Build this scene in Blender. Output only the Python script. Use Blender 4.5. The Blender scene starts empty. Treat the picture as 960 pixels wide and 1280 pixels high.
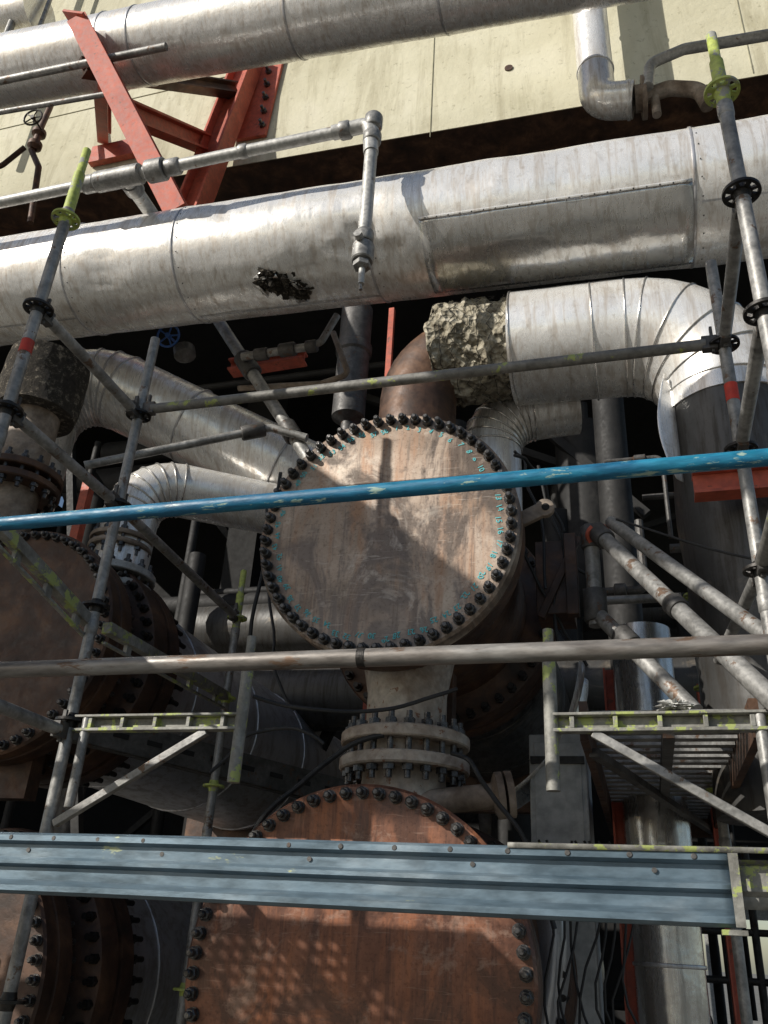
import bpy, math, random
from mathutils import Vector, Matrix, noise
random.seed(7)
V=Vector
sc=bpy.context.scene
# ---------------------------------------------------------------- materials
def newmat(name):
    m=bpy.data.materials.new(name); m.use_nodes=True
    nt=m.node_tree; b=nt.nodes["Principled BSDF"]; return m,nt,b
def N(nt,t,**k):
    n=nt.nodes.new(t)
    for a,v in k.items():
        try: setattr(n,a,v)
        except Exception: pass
    return n
def coords(nt,sc_=(1,1,1)):
    tc=N(nt,'ShaderNodeTexCoord'); mp=N(nt,'ShaderNodeMapping'); mp.inputs['Scale'].default_value=sc_
    nt.links.new(tc.outputs['Object'],mp.inputs[0]); return mp.outputs[0]
def nz(nt,co,scale,detail=4,rough=.6,dist=0):
    n=N(nt,'ShaderNodeTexNoise'); n.inputs['Scale'].default_value=scale; n.inputs['Detail'].default_value=min(detail,5)
    n.inputs['Roughness'].default_value=rough; n.inputs['Distortion'].default_value=dist
    nt.links.new(co,n.inputs['Vector']); return n.outputs['Fac']
def ramp(nt,f,stops):
    r=N(nt,'ShaderNodeValToRGB'); e=r.color_ramp.elements
    while len(e)<len(stops): e.new(.5)
    for i,(p,c) in enumerate(stops):
        e[i].position=p; e[i].color=(c[0],c[1],c[2],1) if not isinstance(c,(int,float)) else (c,c,c,1)
    nt.links.new(f,r.inputs[0]); return r.outputs[0]
def mix(nt,f,a,b,mode='MIX'):
    m=N(nt,'ShaderNodeMix',data_type='RGBA',blend_type=mode)
    if isinstance(f,(int,float)): m.inputs[0].default_value=f
    else: nt.links.new(f,m.inputs[0])
    for s,v in ((6,a),(7,b)):
        if isinstance(v,tuple): m.inputs[s].default_value=(v[0],v[1],v[2],1)
        else: nt.links.new(v,m.inputs[s])
    return m.outputs[2]
def bump(nt,b,f,st,dist=.01):
    bp=N(nt,'ShaderNodeBump'); bp.inputs['Strength'].default_value=st; bp.inputs['Distance'].default_value=dist
    nt.links.new(f,bp.inputs['Height']); nt.links.new(bp.outputs[0],b.inputs['Normal'])
def mixed(name,stops,scale=8,rough=(.5,.8),metal=0,bmp=.3,stretch=(1,1,1),chip=None,chipscale=14,chipthr=.55,dist=.006,detail=5):
    m,nt,b=newmat(name); co=coords(nt,stretch)
    f=nz(nt,co,scale,detail,.65,.4); col=ramp(nt,f,stops)
    f2=nz(nt,co,scale*5.3,4,.6)
    col=mix(nt,.45,col,ramp(nt,f2,[(.35,.3),(.62,1)]),'MULTIPLY')
    if chip:
        fc=nz(nt,co,chipscale,5,.7)
        msk=ramp(nt,fc,[(chipthr,0),(chipthr+.035,1)])
        col=mix(nt,msk,col,chip)
    nt.links.new(col,b.inputs['Base Color'])
    nt.links.new(ramp(nt,f2,[(.3,rough[0]),(.7,rough[1])]),b.inputs['Roughness'])
    b.inputs['Metallic'].default_value=metal
    bump(nt,b,f2,bmp,dist)
    return m
def cladding(name,lo=.42,hi=.62,metal=.6,rough=(.28,.5),stain=.5,tint=(1,.985,.95),spk=.3):
    m,nt,b=newmat(name); co=coords(nt); cs=coords(nt,(9,3,.8))
    f=nz(nt,co,1.7,4,.6,.6)
    base=ramp(nt,f,[(.3,(lo*tint[0],lo*tint[1],lo*tint[2])),(.7,(hi*tint[0],hi*tint[1],hi*tint[2]))])
    st=nz(nt,cs,2.6,5,.72,.3)
    g=ramp(nt,st,[(.38,(.42,.33,.24)),(.52,(1,1,1))])
    base=mix(nt,stain,base,g,'MULTIPLY')
    pat=nz(nt,co,3.1,5,.7,.8)
    base=mix(nt,ramp(nt,pat,[(.57,0),(.7,stain*.7)]),base,(.36*tint[0],.3*tint[1],.23*tint[2]))
    sp=nz(nt,co,23,5,.75)
    base=mix(nt,spk,base,ramp(nt,sp,[(.34,(.36,.3,.23)),(.44,(1,1,1))]),'MULTIPLY')
    nt.links.new(base,b.inputs['Base Color'])
    nt.links.new(ramp(nt,st,[(.35,rough[1]),(.65,rough[0])]),b.inputs['Roughness'])
    b.inputs['Metallic'].default_value=metal
    bump(nt,b,nz(nt,co,6,3,.5,.3),.3,.02)
    return m
M={}
M['clad']=cladding('weathered_aluminium_cladding',.78,.9,.42,(.22,.4),.48)
M['clad_smooth']=cladding('aluminium_patch_cladding',.56,.7,.78,(.18,.34),.4,spk=.2)
M['clad_mid']=cladding('dull_aluminium_cladding',.45,.6,.55,(.28,.45),.5,(.98,.98,1))
M['clad_dim']=cladding('deep_grey_cladding',.15,.25,.4,(.35,.6),.7)  # darker, more stained version of the cladding
M['clad_dark']=cladding('shade_dark_cladding',.06,.1,.4,(.4,.6),.6)  # cladding with shade put into its base colour
M['galv']=mixed('galvanised_tube',[(.3,(.16,.155,.145)),(.5,(.3,.295,.28)),(.7,(.45,.44,.42))],9,(.38,.62),.35,.25,chip=(.14,.09,.06),chipthr=.6,chipscale=11)
M['galv_lt']=mixed('galvanised_light',[(.3,(.36,.36,.34)),(.6,(.55,.54,.51)),(.8,(.63,.62,.58))],7,(.4,.6),.3,.2,chip=(.25,.19,.14),chipthr=.62)
M['galv_dk']=mixed('galvanised_dark',[(.3,(.05,.048,.045)),(.6,(.12,.115,.11)),(.8,(.2,.19,.18))],9,(.45,.7),.4,.25,chip=(.1,.06,.04),chipthr=.6)
M['bg']=mixed('shade_dark_background_steel',[(.3,(.01,.01,.01)),(.6,(.025,.024,.023)),(.8,(.05,.048,.045))],5,(.6,.8),.2,.2)  # near-black stands in for the shade of the recess
M['brown_tube']=mixed('worn_steel_tube',[(.3,(.12,.1,.085)),(.5,(.24,.22,.2)),(.72,(.38,.37,.35))],5,(.35,.6),.35,.2,stretch=(.5,2,2),chip=(.14,.09,.06),chipthr=.6,chipscale=9)
M['yel']=mixed('yellow_green_chipped_paint',[(.3,(.38,.45,.09)),(.7,(.53,.6,.17))],9,(.5,.75),0,.3,chip=(.3,.3,.27),chipthr=.54,chipscale=16)
M['yelworn']=mixed('worn_yellow_on_galvanised',[(.3,(.16,.155,.135)),(.7,(.38,.375,.34))],9,(.5,.75),.2,.3,chip=(.36,.41,.14),chipthr=.54,chipscale=12)
M['ledger']=mixed('grey_ledger_traces_of_yellow',[(.3,(.12,.115,.1)),(.7,(.3,.29,.27))],9,(.5,.75),.3,.3,chip=(.34,.38,.12),chipthr=.59,chipscale=8)
M['blue']=mixed('blue_chipped_paint',[(.25,(.003,.06,.14)),(.5,(.006,.14,.27)),(.75,(.015,.26,.4))],8,(.35,.6),0,.3,stretch=(.35,1.5,1.5),chip=(.3,.42,.36),chipthr=.595,chipscale=24)
M['bluesteel']=mixed('blue_grey_galvanised_board',[(.3,(.075,.12,.155)),(.55,(.145,.205,.25)),(.75,(.25,.305,.34))],5,(.35,.6),.4,.15,stretch=(.5,1.5,1.5),chip=(.33,.36,.22),chipthr=.65,chipscale=8)
M['red']=mixed('red_oxide_paint',[(.3,(.4,.07,.035)),(.7,(.6,.14,.08))],4,(.5,.7),0,.2,chip=(.2,.06,.035),chipthr=.62)
M['redband']=mixed('red_tape',[(.3,(.5,.03,.02)),(.7,(.6,.06,.03))],4,(.5,.7))
M['rust']=mixed('rusty_steel',[(.28,(.028,.02,.016)),(.5,(.08,.043,.028)),(.72,(.19,.1,.055))],4,(.42,.72),.2,.4)
M['rustlt']=mixed('pale_rusty_casting',[(.3,(.12,.085,.06)),(.5,(.28,.22,.17)),(.72,(.46,.4,.34))],5,(.6,.85),.1,.4)
M['noz']=mixed('sunlit_tone_nozzle_steel',[(.3,(.24,.17,.12)),(.5,(.48,.41,.34)),(.72,(.64,.6,.52))],5,(.6,.8),.1,.4,chip=(.24,.12,.07),chipthr=.59)  # paler than the castings: sunlight on the nozzle put into the colour
M['black']=mixed('black_oxide_steel',[(.3,(.015,.014,.014)),(.7,(.06,.055,.05))],20,(.35,.55),.6,.2)
M['nut']=mixed('stud_bolt_steel',[(.3,(.03,.028,.028)),(.7,(.17,.165,.16))],22,(.22,.42),.75,.2)
M['dark']=mixed('shade_dark_structure',[(.3,(.006,.006,.006)),(.7,(.018,.017,.016))],2,(.8,.95),0,.2)  # building shadow painted in as a near-black base colour
M['joint']=mixed('formwork_joint_concrete',[(.3,(.26,.25,.17)),(.7,(.36,.34,.24))],2,(.8,.95),0,.2)
M['cable']=mixed('black_cable',[(.3,(.012,.012,.012)),(.7,(.03,.03,.03))],8,(.5,.7))
M['teal']=mixed('teal_marker_paint',[(.3,(.06,.45,.5)),(.7,(.16,.62,.64))],30,(.6,.8))
M['rag']=mixed('dirty_rag',[(.3,(.35,.35,.33)),(.7,(.6,.6,.57))],12,(.8,.95))
M['cream']=mixed('grey_white_panel',[(.3,(.4,.41,.41)),(.7,(.56,.56,.54))],3,(.5,.7),0,.1,chip=(.25,.18,.12),chipthr=.68)
M['ground']=mixed('stained_concrete_ground',[(.3,(.13,.125,.11)),(.7,(.24,.23,.2))],1.2,(.8,.95),0,.3)
M['bluewheel']=mixed('blue_handwheel_paint',[(.3,(.02,.08,.3)),(.7,(.04,.14,.42))],9,(.4,.6))
def cover_mat(name,stops,orange,dirt,seed,pale):
    m,nt,b=newmat(name); co=coords(nt)
    f=nz(nt,co,1.9+seed*.3,5,.62,1.0); col=ramp(nt,f,stops)
    st=nz(nt,coords(nt,(5,1,.6)),1.5,5,.7,.4)
    col=mix(nt,ramp(nt,st,[(.5,0),(.64,.7)]),col,orange)
    big=nz(nt,coords(nt,(1.3,1,.8)),1.9+seed*.2,5,.72,1.0); col=mix(nt,ramp(nt,big,[(.46,0),(.57,.85)]),col,dirt)
    st2=nz(nt,coords(nt,(16,1,.9)),1.4,4,.7,.2); col=mix(nt,ramp(nt,st2,[(.54,0),(.62,.55)]),col,dirt)
    p2=nz(nt,co,2.6+seed,5,.72,.5); col=mix(nt,ramp(nt,p2,[(.57,0),(.66,.5)]),col,pale)
    sp=nz(nt,co,60,4,.7); col=mix(nt,.5,col,ramp(nt,sp,[(.36,(.38,.31,.26)),(.48,(1,1,1))]),'MULTIPLY')
    sk=nz(nt,coords(nt,(2.2,1,30)),2.2,4,.6,1.6); col=mix(nt,ramp(nt,sk,[(.62,0),(.65,.28)]),col,pale)
    nt.links.new(col,b.inputs['Base Color']); b.inputs['Metallic'].default_value=.3
    nt.links.new(ramp(nt,big,[(.42,.52),(.58,.3)]),b.inputs['Roughness']); bump(nt,b,sp,.15,.003); return m
M['cover1']=cover_mat('channel_cover_bare_steel',[(.3,(.2,.145,.105)),(.45,(.32,.245,.185)),(.58,(.42,.33,.26)),(.72,(.5,.42,.34))],(.34,.18,.095),(.12,.093,.075),1,(.58,.51,.43))
M['cover2']=cover_mat('channel_cover_rust_red',[(.3,(.1,.042,.027)),(.45,(.19,.08,.045)),(.6,(.29,.125,.07)),(.75,(.36,.19,.12))],(.38,.14,.06),(.085,.042,.03),4,(.36,.24,.18))
m,nt,b=newmat('pale_green_painted_concrete'); co=coords(nt)
c=ramp(nt,nz(nt,co,.9,5,.6,.5),[(.3,(.47,.44,.31)),(.55,(.58,.55,.41)),(.75,(.65,.62,.49))])
c=mix(nt,.45,c,ramp(nt,nz(nt,coords(nt,(3,3,.35)),1.3,5,.75,.5),[(.34,(.45,.41,.33)),(.52,(1,1,1))]),'MULTIPLY')
c=mix(nt,.55,c,ramp(nt,nz(nt,co,12,5,.75),[(.34,(.42,.4,.35)),(.42,(1,1,1))]),'MULTIPLY')
nt.links.new(c,b.inputs['Base Color']); b.inputs['Roughness'].default_value=.9
bump(nt,b,nz(nt,co,9,5,.7),.5,.02); M['conc']=m
m,nt,b=newmat('mineral_wool'); co=coords(nt)
vo=N(nt,'ShaderNodeTexVoronoi'); vo.inputs['Scale'].default_value=24; nt.links.new(co,vo.inputs[0])
c=ramp(nt,nz(nt,co,14,5,.8),[(.34,(.1,.08,.055)),(.48,(.3,.27,.2)),(.66,(.52,.48,.39))])
nt.links.new(c,b.inputs['Base Color']); b.inputs['Roughness'].default_value=1; bump(nt,b,vo.outputs['Distance'],.9,.04); M['wool']=m
m,nt,b=newmat('charred_mineral_wool'); co=coords(nt)
c=ramp(nt,nz(nt,co,22,5,.8),[(.3,(.015,.013,.01)),(.54,(.05,.042,.032)),(.66,(.3,.26,.2))])
nt.links.new(c,b.inputs['Base Color']); b.inputs['Roughness'].default_value=1; bump(nt,b,nz(nt,co,30,5,.8),1,.03); M['woold']=m
# ---------------------------------------------------------------- mesh helpers
def frame(t):
    t=t.normalized(); a=V((0,0,1)) if abs(t.z)<.9 else V((1,0,0))
    u=t.cross(a).normalized(); return u,t.cross(u).normalized()
class Acc:
    def __init__(s): s.v=[]; s.f=[]
    def add(s,v,f):
        o=len(s.v); s.v+=[tuple(x) for x in v]; s.f+=[tuple(i+o for i in q) for q in f]; return s
    def sweep(s,path,r,n=20,rough=0,cap=True,inner=None):
        P=[V(p) for p in path]; vs=[]; fs=[]; T=[]
        for i in range(len(P)):
            a=P[i]-P[i-1] if i>0 else P[1]-P[0]; c=P[i+1]-P[i] if i<len(P)-1 else a
            T.append((a.normalized()+c.normalized()).normalized())
        u,w=frame(T[0])
        for i,p in enumerate(P):
            if i>0:
                q=T[i-1].rotation_difference(T[i]); u=q@u; w=q@w
            rr=r[i] if isinstance(r,(list,tuple)) else r
            for k in range(n):
                a=2*math.pi*k/n; d=u*math.cos(a)+w*math.sin(a); R=rr
                if rough: R=rr*(1+rough*noise.noise((p+d*rr)*3.1)+rough*.4*noise.noise((p+d*rr)*9))
                vs.append(p+d*R)
        for i in range(len(P)-1):
            for k in range(n):
                k2=(k+1)%n; fs.append((i*n+k,i*n+k2,(i+1)*n+k2,(i+1)*n+k))
        if cap:
            fs.append(tuple(range(n-1,-1,-1))); fs.append(tuple((len(P)-1)*n+k for k in range(n)))
        return s.add(vs,fs)
    def tube(s,a,b,r,n=16): return s.sweep([a,b],r,n)
    def lathe(s,c,ax,prof,n=32,ph=0):
        c=V(c); ax=V(ax).normalized(); u,w=frame(ax); vs=[];fs=[]
        for (r,h) in prof:
            for k in range(n):
                a=2*math.pi*k/n+ph; vs.append(c+ax*h+(u*math.cos(a)+w*math.sin(a))*r)
        for i in range(len(prof)-1):
            for k in range(n):
                k2=(k+1)%n; fs.append((i*n+k,i*n+k2,(i+1)*n+k2,(i+1)*n+k))
        if prof[0][0]>1e-4 : fs.append(tuple(range(n-1,-1,-1)))
        if prof[-1][0]>1e-4: fs.append(tuple((len(prof)-1)*n+k for k in range(n)))
        return s.add(vs,fs)
    def annulus(s,c,ax,ri,ro,h,n=48):
        c=V(c); ax=V(ax).normalized(); u,w=frame(ax); vs=[];fs=[]
        for (r,hh) in ((ri,0),(ro,0),(ro,h),(ri,h)):
            for k in range(n):
                a=2*math.pi*k/n; vs.append(c+ax*hh+(u*math.cos(a)+w*math.sin(a))*r)
        for i in range(4):
            j=(i+1)%4
            for k in range(n):
                k2=(k+1)%n; fs.append((i*n+k,i*n+k2,j*n+k2,j*n+k))
        return s.add(vs,fs)
    def box(s,c,h,rot=None):
        c=V(c); vs=[]
        for x in(-1,1):
            for y in(-1,1):
                for z in(-1,1):
                    d=V((x*h[0],y*h[1],z*h[2])); d=(rot@d) if rot else d; vs.append(c+d)
        return s.add(vs,[(0,1,3,2),(4,6,7,5),(0,4,5,1),(2,3,7,6),(0,2,6,4),(1,5,7,3)])
    def beam(s,a,b,w,h,up=(0,0,1)):
        a=V(a);b=V(b);t=(b-a).normalized(); sd=t.cross(V(up)).normalized(); u=sd.cross(t)
        R=Matrix((t,sd,u)).transposed(); return s.box((a+b)/2,((b-a).length/2,w/2,h/2),R)
    def ibeam(s,a,b,w,h,tk,up=(0,0,1)):
        a=V(a);b=V(b);t=(b-a).normalized(); sd=t.cross(V(up)).normalized(); u=sd.cross(t)
        for k in(-1,1): s.beam(a+u*k*(h/2-tk/2),b+u*k*(h/2-tk/2),w,tk,up)
        return s.beam(a,b,tk,h-2*tk-.002,up)
    def done(s,name,mat,parent=None,bevel=0,ang=35):
        me=bpy.data.meshes.new(name); me.from_pydata(s.v,[],s.f); me.update()
        o=bpy.data.objects.new(name,me); sc.collection.objects.link(o)
        me.materials.append(M[mat] if isinstance(mat,str) else mat)
        for p in me.polygons: p.use_smooth=True
        try: me.set_sharp_from_angle(angle=math.radians(ang))
        except Exception: pass
        if bevel:
            bv=o.modifiers.new('b','BEVEL'); bv.width=bevel; bv.segments=2; bv.limit_method='ANGLE'
        if parent: o.parent=parent
        return o
def G(name):
    e=bpy.data.objects.new(name,None); e.empty_display_size=.1; sc.collection.objects.link(e); return e
def fillet(pts,R,seg=8):
    P=[V(p) for p in pts]; out=[P[0]]
    for i in range(1,len(P)-1):
        a=(P[i-1]-P[i]).normalized(); b=(P[i+1]-P[i]).normalized(); ang=a.angle(b)
        d=min(R/math.tan(ang/2),(P[i-1]-P[i]).length*.95,(P[i+1]-P[i]).length*.95); r=d*math.tan(ang/2)
        c=P[i]+(a+b).normalized()*(r/math.sin(ang/2)); s0=P[i]+a*d; s1=P[i]+b*d
        v0=s0-c; v1=s1-c; q=v0.rotation_difference(v1)
        for k in range(seg+1):
            qq=Matrix.Identity(3).to_quaternion().slerp(q,k/seg); out.append(c+qq@v0)
    out.append(P[-1]); return out
def subdiv(path,step):
    out=[V(path[0])]
    for a,b in zip(path[:-1],path[1:]):
        a=V(a);b=V(b); n=max(1,int((b-a).length/step))
        for k in range(1,n+1): out.append(a.lerp(b,k/n))
    return out
def bands(parent,name,path_pts,r,mat,w=.03,up=.006):
    ac=Acc()
    for p,t in path_pts:
        t=V(t).normalized(); ac.lathe(V(p)-t*w/2,t,[(r,0),(r+up,.003),(r+up*1.3,w/2),(r+up,w-.003),(r,w)],40)
    return ac.done(name,mat,parent)
def flange_pair(parent,name,c,ax,ro,th,gap,nb,mat,bn='nut',br=.016):
    ax=V(ax).normalized(); c=V(c); ac=Acc()
    ac.lathe(c-ax*(gap/2+th),ax,[(ro*.97,0),(ro,.008),(ro,th-.006),(ro*.98,th)],40)
    ac.lathe(c+ax*gap/2,ax,[(ro*.98,0),(ro,.006),(ro,th-.008),(ro*.97,th)],40)
    ac.lathe(c-ax*gap/2,ax,[(ro*.74,0),(ro*.74,gap)],32)
    ac.done(name,mat,parent)
    u,w=frame(ax); bb=Acc()
    for k in range(nb):
        a=2*math.pi*k/nb; d=(u*math.cos(a)+w*math.sin(a))*ro*.86
        L=gap/2+th
        bb.lathe(c+d-ax*(L+.06),ax,[(br,0),(br,2*L+.12)],10)
        bb.lathe(c+d-ax*(L+br*1.9),ax,[(br*1.9,0),(br*1.9,br*1.85)],6)
        bb.lathe(c+d+ax*(L+.001),ax,[(br*1.9,0),(br*1.9,br*1.85)],6)
    bb.done(name+'_studs',bn,parent)
# ---------------------------------------------------------------- camera / sky / sun
r=V((.9616,.2691,.0539)).normalized(); fw=V((-.2634,.8496,.4569)); fw=(fw-r*fw.dot(r)).normalized(); up=r.cross(fw)
cd=bpy.data.cameras.new('camera'); cam=bpy.data.objects.new('camera',cd); sc.collection.objects.link(cam)
cam.matrix_world=Matrix(((r.x,up.x,-fw.x,0),(r.y,up.y,-fw.y,0),(r.z,up.z,-fw.z,0),(0,0,0,1)))
cd.sensor_fit='VERTICAL'; cd.sensor_height=24; cd.lens=24*1060/1280; cd.clip_end=2000; cd.clip_start=.05; sc.camera=cam
SD=V((.6,.62,-.5)).normalized()
w=bpy.data.worlds.new('World'); sc.world=w; w.use_nodes=True; nt=w.node_tree
sk=nt.nodes.new('ShaderNodeTexSky'); sk.sky_type='NISHITA'; sk.sun_disc=False
sk.sun_elevation=math.asin(-SD.z); sk.sun_rotation=math.atan2(-SD.x,-SD.y)
nt.links.new(sk.outputs[0],nt.nodes['Background'].inputs[0]); nt.nodes['Background'].inputs[1].default_value=.085
ld=bpy.data.lights.new('sun','SUN'); ld.energy=5; ld.angle=math.radians(.42); ld.color=(1,.95,.87)
sun=bpy.data.objects.new('sun',ld); sun.rotation_euler=SD.to_track_quat('-Z','Y').to_euler(); sc.collection.objects.link(sun)
sc.view_settings.view_transform='Standard'; sc.view_settings.look='None'; sc.view_settings.exposure=0
GZ=-1.6
Acc().add([(-600,-600,GZ),(600,-600,GZ),(600,600,GZ),(-600,600,GZ)],[(0,1,2,3)]).done('ground','ground')
# ---------------------------------------------------------------- concrete structure
g=G('concrete_building')
a=Acc()
x0,x1=-11,5
def cz(x): return 7.72-.04*x
a.add([(x0,6,cz(x0)),(x1,6,cz(x1)),(x1,6,15),(x0,6,15),(x0,6.7,cz(x0)),(x1,6.7,cz(x1)),(x1,6.7,15),(x0,6.7,15)],[(0,1,2,3),(5,4,7,6),(0,4,5,1),(3,2,6,7),(0,3,7,4),(1,5,6,2)])
a.done('spandrel_beam','conc',g)
a=Acc(); a.box((-3,5.997,9.55),(8,.006,.004)); a.box((-3,5.997,11.6),(8,.006,.004))
for x in(-8.2,-1.6,1.6): a.box((x,5.997,9.9),(.0035,.006,2.2))
a.done('formwork_joints','joint',g)
a=Acc()
for x,z in((-.75,8.55),(-5.4,8.9)): a.lathe((x,5.985,z),(0,1,0),[(.045,0),(.045,.02)],12)
a.done('tie_holes','rust',g)
a=Acc(); a.add([(x0,6.0,cz(x0)-.012),(x1,6.0,cz(x1)-.012),(x1,6.7,cz(x1)-.012),(x0,6.7,cz(x0)-.012)],[(3,2,1,0)]); a.done('soffit_plate','rust',g)
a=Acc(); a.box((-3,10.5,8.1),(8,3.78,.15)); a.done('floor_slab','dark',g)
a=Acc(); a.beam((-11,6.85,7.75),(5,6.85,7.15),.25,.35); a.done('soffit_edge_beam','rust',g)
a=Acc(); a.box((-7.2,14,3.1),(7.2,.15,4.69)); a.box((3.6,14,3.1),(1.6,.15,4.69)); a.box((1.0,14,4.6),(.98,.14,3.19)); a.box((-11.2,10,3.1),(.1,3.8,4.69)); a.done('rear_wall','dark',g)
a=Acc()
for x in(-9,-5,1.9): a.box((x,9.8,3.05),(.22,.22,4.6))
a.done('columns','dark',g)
# ---------------------------------------------------------------- middle insulated pipe
def mz(x): return 4.045-.042*x
g=G('insulated_pipe_header')
R=.39; path=subdiv([(-9,3.9,mz(-9)),(5,3.9,mz(5))],.05)
a=Acc(); a.sweep(path,R,80,.016)
dents=[((-1.42,3.62,3.86),.2,.04),((-1.2,3.68,3.74),.12,.025),((-1.75,3.75,3.8),.16,.03),((-3.2,3.6,3.9),.2,.015),((-.2,3.58,3.95),.1,.01),((1.0,3.6,3.75),.15,.015),((-2.3,3.56,4.2),.18,.012)]
nv=[]
for v in a.v:
    v=V(v); cx=V((v.x,3.9,mz(v.x)))
    for c,s_,d_ in dents:
        q=(v-V(c)).length
        if q<s_*2.2: v=v+(cx-v).normalized()*d_*math.exp(-(q/s_)**2*1.6)*(1+1.1*noise.noise(v*16))
    nv.append(tuple(v))
a.v=nv; a.done('cladding','clad',g,ang=60)
bx=[-6.2,-5.1,-4.55,-3.51,-2.66,-1.33,.56,1.9,3.1]
bands(g,'cladding_seams',[((x,3.9,mz(x)),(1,0,-.042)) for x in bx],R+.002,'clad_mid',.018,.004)
def arc(x0,x1,a0,a1,rr,nx=20,na=20,wav=.0):
    vs=[];fs=[]
    for i in range(nx+1):
        x=x0+(x1-x0)*i/nx
        for k in range(na+1):
            th=math.radians(a0+(a1-a0)*k/na); q=rr+wav*noise.noise(V((x*6,th*4,0)))
            vs.append((x,3.9+q*math.cos(th),mz(x)+q*math.sin(th)))
    for i in range(nx):
        for k in range(na): fs.append((i*(na+1)+k,i*(na+1)+k+1,(i+1)*(na+1)+k+1,(i+1)*(na+1)+k))
    return vs,fs
a=Acc(); a.add(*arc(-1.0,.54,212,290,R+.009,24,20,.006)); o=a.done('patch_panel','clad_smooth',g); s=o.modifiers.new('s','SOLIDIFY'); s.thickness=.003
a=Acc(); a.add(*arc(-1.0,.54,210.5,213,R+.014,24,3)); o=a.done('patch_lap','clad',g); s=o.modifiers.new('s','SOLIDIFY'); s.thickness=.004
a=Acc()
for i in range(22):
    x=-.96+i*.07; th=math.radians(212); c=V((x,3.9+(R+.014)*math.cos(th),mz(x)+(R+.014)*math.sin(th))); a.lathe(c,(0,math.cos(th),math.sin(th)),[(.005,0),(.004,.002),(0.0001,.004)],8)
for bxx in bx:
    for k in range(24):
        th=2*math.pi*k/24; c=V((bxx+.03,3.9+(R+.003)*math.cos(th),mz(bxx)+(R+.003)*math.sin(th))); a.lathe(c,(0,math.cos(th),math.sin(th)),[(.0045,0),(.004,.002),(0.0001,.004)],8)
a.done('rivets','nut',g)
a=Acc()
for x0_,x1_,an in((-2.64,-1.35,282),(.58,1.88,228),(-5.0,-3.53,262)): a.add(*arc(x0_,x1_,an,an+1.6,R+.006,16,2))
a.done('lap_seams','clad_mid',g)
def blob(c,rad,seed,amp,n=36,m_=24):
    vs=[];fs=[]
    for i in range(m_+1):
        ph=math.pi*i/m_
        for k in range(n):
            th=2*math.pi*k/n; d=V((math.sin(ph)*math.cos(th),math.sin(ph)*math.sin(th),math.cos(ph)))
            q=1+amp*noise.noise(d*2.3+V((seed,0,0)))+amp*.6*noise.noise(d*6+V((seed,3,0)))+amp*.35*noise.noise(d*15)
            vs.append(V(c)+V((d.x*rad[0],d.y*rad[1],d.z*rad[2]))*q)
    for i in range(m_):
        for k in range(n): k2=(k+1)%n; fs.append((i*n+k,i*n+k2,(i+1)*n+k2,(i+1)*n+k))
    return vs,fs
def on(x,deg,rr): th=math.radians(deg); return V((x,3.9+rr*math.cos(th),mz(x)+rr*math.sin(th)))
a=Acc(); a.add(*blob(on(-2.03,248,.375),(.085,.075,.05),2,.8)); a.add(*blob(on(-1.94,256,.375),(.1,.07,.045),5,.9)); a.add(*blob(on(-1.86,266,.376),(.07,.055,.035),7,.9)); a.done('exposed_wool','woold',g)
a=Acc()
for pts_ in (((-2.13,243,.395),(-2.06,238,.405),(-1.97,241,.40),(-1.95,245,.42),(-2.03,244,.425),(-2.1,247,.41)),((-2.14,251,.395),(-2.1,250,.415),(-2.06,260,.42),(-2.08,266,.395)),((-2.0,269,.395),(-1.9,276,.405),(-1.82,278,.395),(-1.86,271,.42)),((-1.93,246,.395),(-1.85,252,.40),(-1.8,262,.395),(-1.85,258,.42))):
    P=[on(*q) for q in pts_]; a.add(P,[tuple(range(len(P)))])
o=a.done('torn_cladding_edges','clad_smooth',g); s=o.modifiers.new('s','SOLIDIFY'); s.thickness=.003
# ---------------------------------------------------------------- upper insulated pipe
S=.849
def sv(*p): return V(p)*S
g=G('insulated_overhead_pipe')
p0=sv(-10,5.3,9.84); p1=sv(4,5.3,8.58)
Acc().sweep(subdiv([p0,p1],.1),.36,56,.014).done('cladding','clad',g,ang=60)
bands(g,'cladding_seams',[(p0.lerp(p1,k),p1-p0) for k in(.2,.33,.36,.5,.62,.8)],.362,'clad_mid',.025,.006)
a=Acc(); a.tube(sv(-10,4.95,9.0),sv(-4.4,5.0,8.75),.038); a.tube(sv(-10,4.9,8.45),sv(-5.0,5.1,8.3),.026); a.done('tracer_lines','galv',g)
g=G('insulated_vent_pipe'); Acc().sweep(subdiv([(-10,5.6,11.6),(-7.2,5.6,11.35)],.1),.33,40,.02).done('cladding','clad',g)
a=Acc(); a.tube((-7.5,5.5,9),(-7.5,5.5,14),.05); a.tube((-7.1,5.6,10.2),(-7.1,5.6,14),.03); a.done('risers','galv',g)
# ---------------------------------------------------------------- red pipe support bracket
g=G('red_pipe_support_bracket')
a=Acc(); a.ibeam(sv(-5.52,4.85,9.3),sv(-3.95,5.3,6.35),.2,.22,.025,(0,-1,0)); a.done('front_beam','red',g,.004)
a=Acc(); a.box(sv(-5.54,4.84,9.33),(.15,.13,.015),Matrix.Rotation(.5,3,'Y')); a.done('end_plate','red',g,.004)
a=Acc(); a.ibeam((-3.88,5.85,9.6),(-4.05,5.55,6.5),.24,.28,.03,(1,0,0)); a.done('rear_column','red',g,.004)
a=Acc(); a.box((-3.7,5.97,9.0),(.19,.022,.75),Matrix.Rotation(.05,3,'Y')); a.done('wall_plate','red',g,.004)
a=Acc()
for i in range(6):
    a.lathe((-3.6-.01*i,5.95,8.4+.24*i),(0,-1,0),[(.04,0),(.04,.035)],6); a.lathe((-3.6-.01*i,5.95,8.4+.24*i),(0,-1,0),[(.02,0),(.02,.09)],8)
a.done('anchor_bolts','nut',g)
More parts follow.
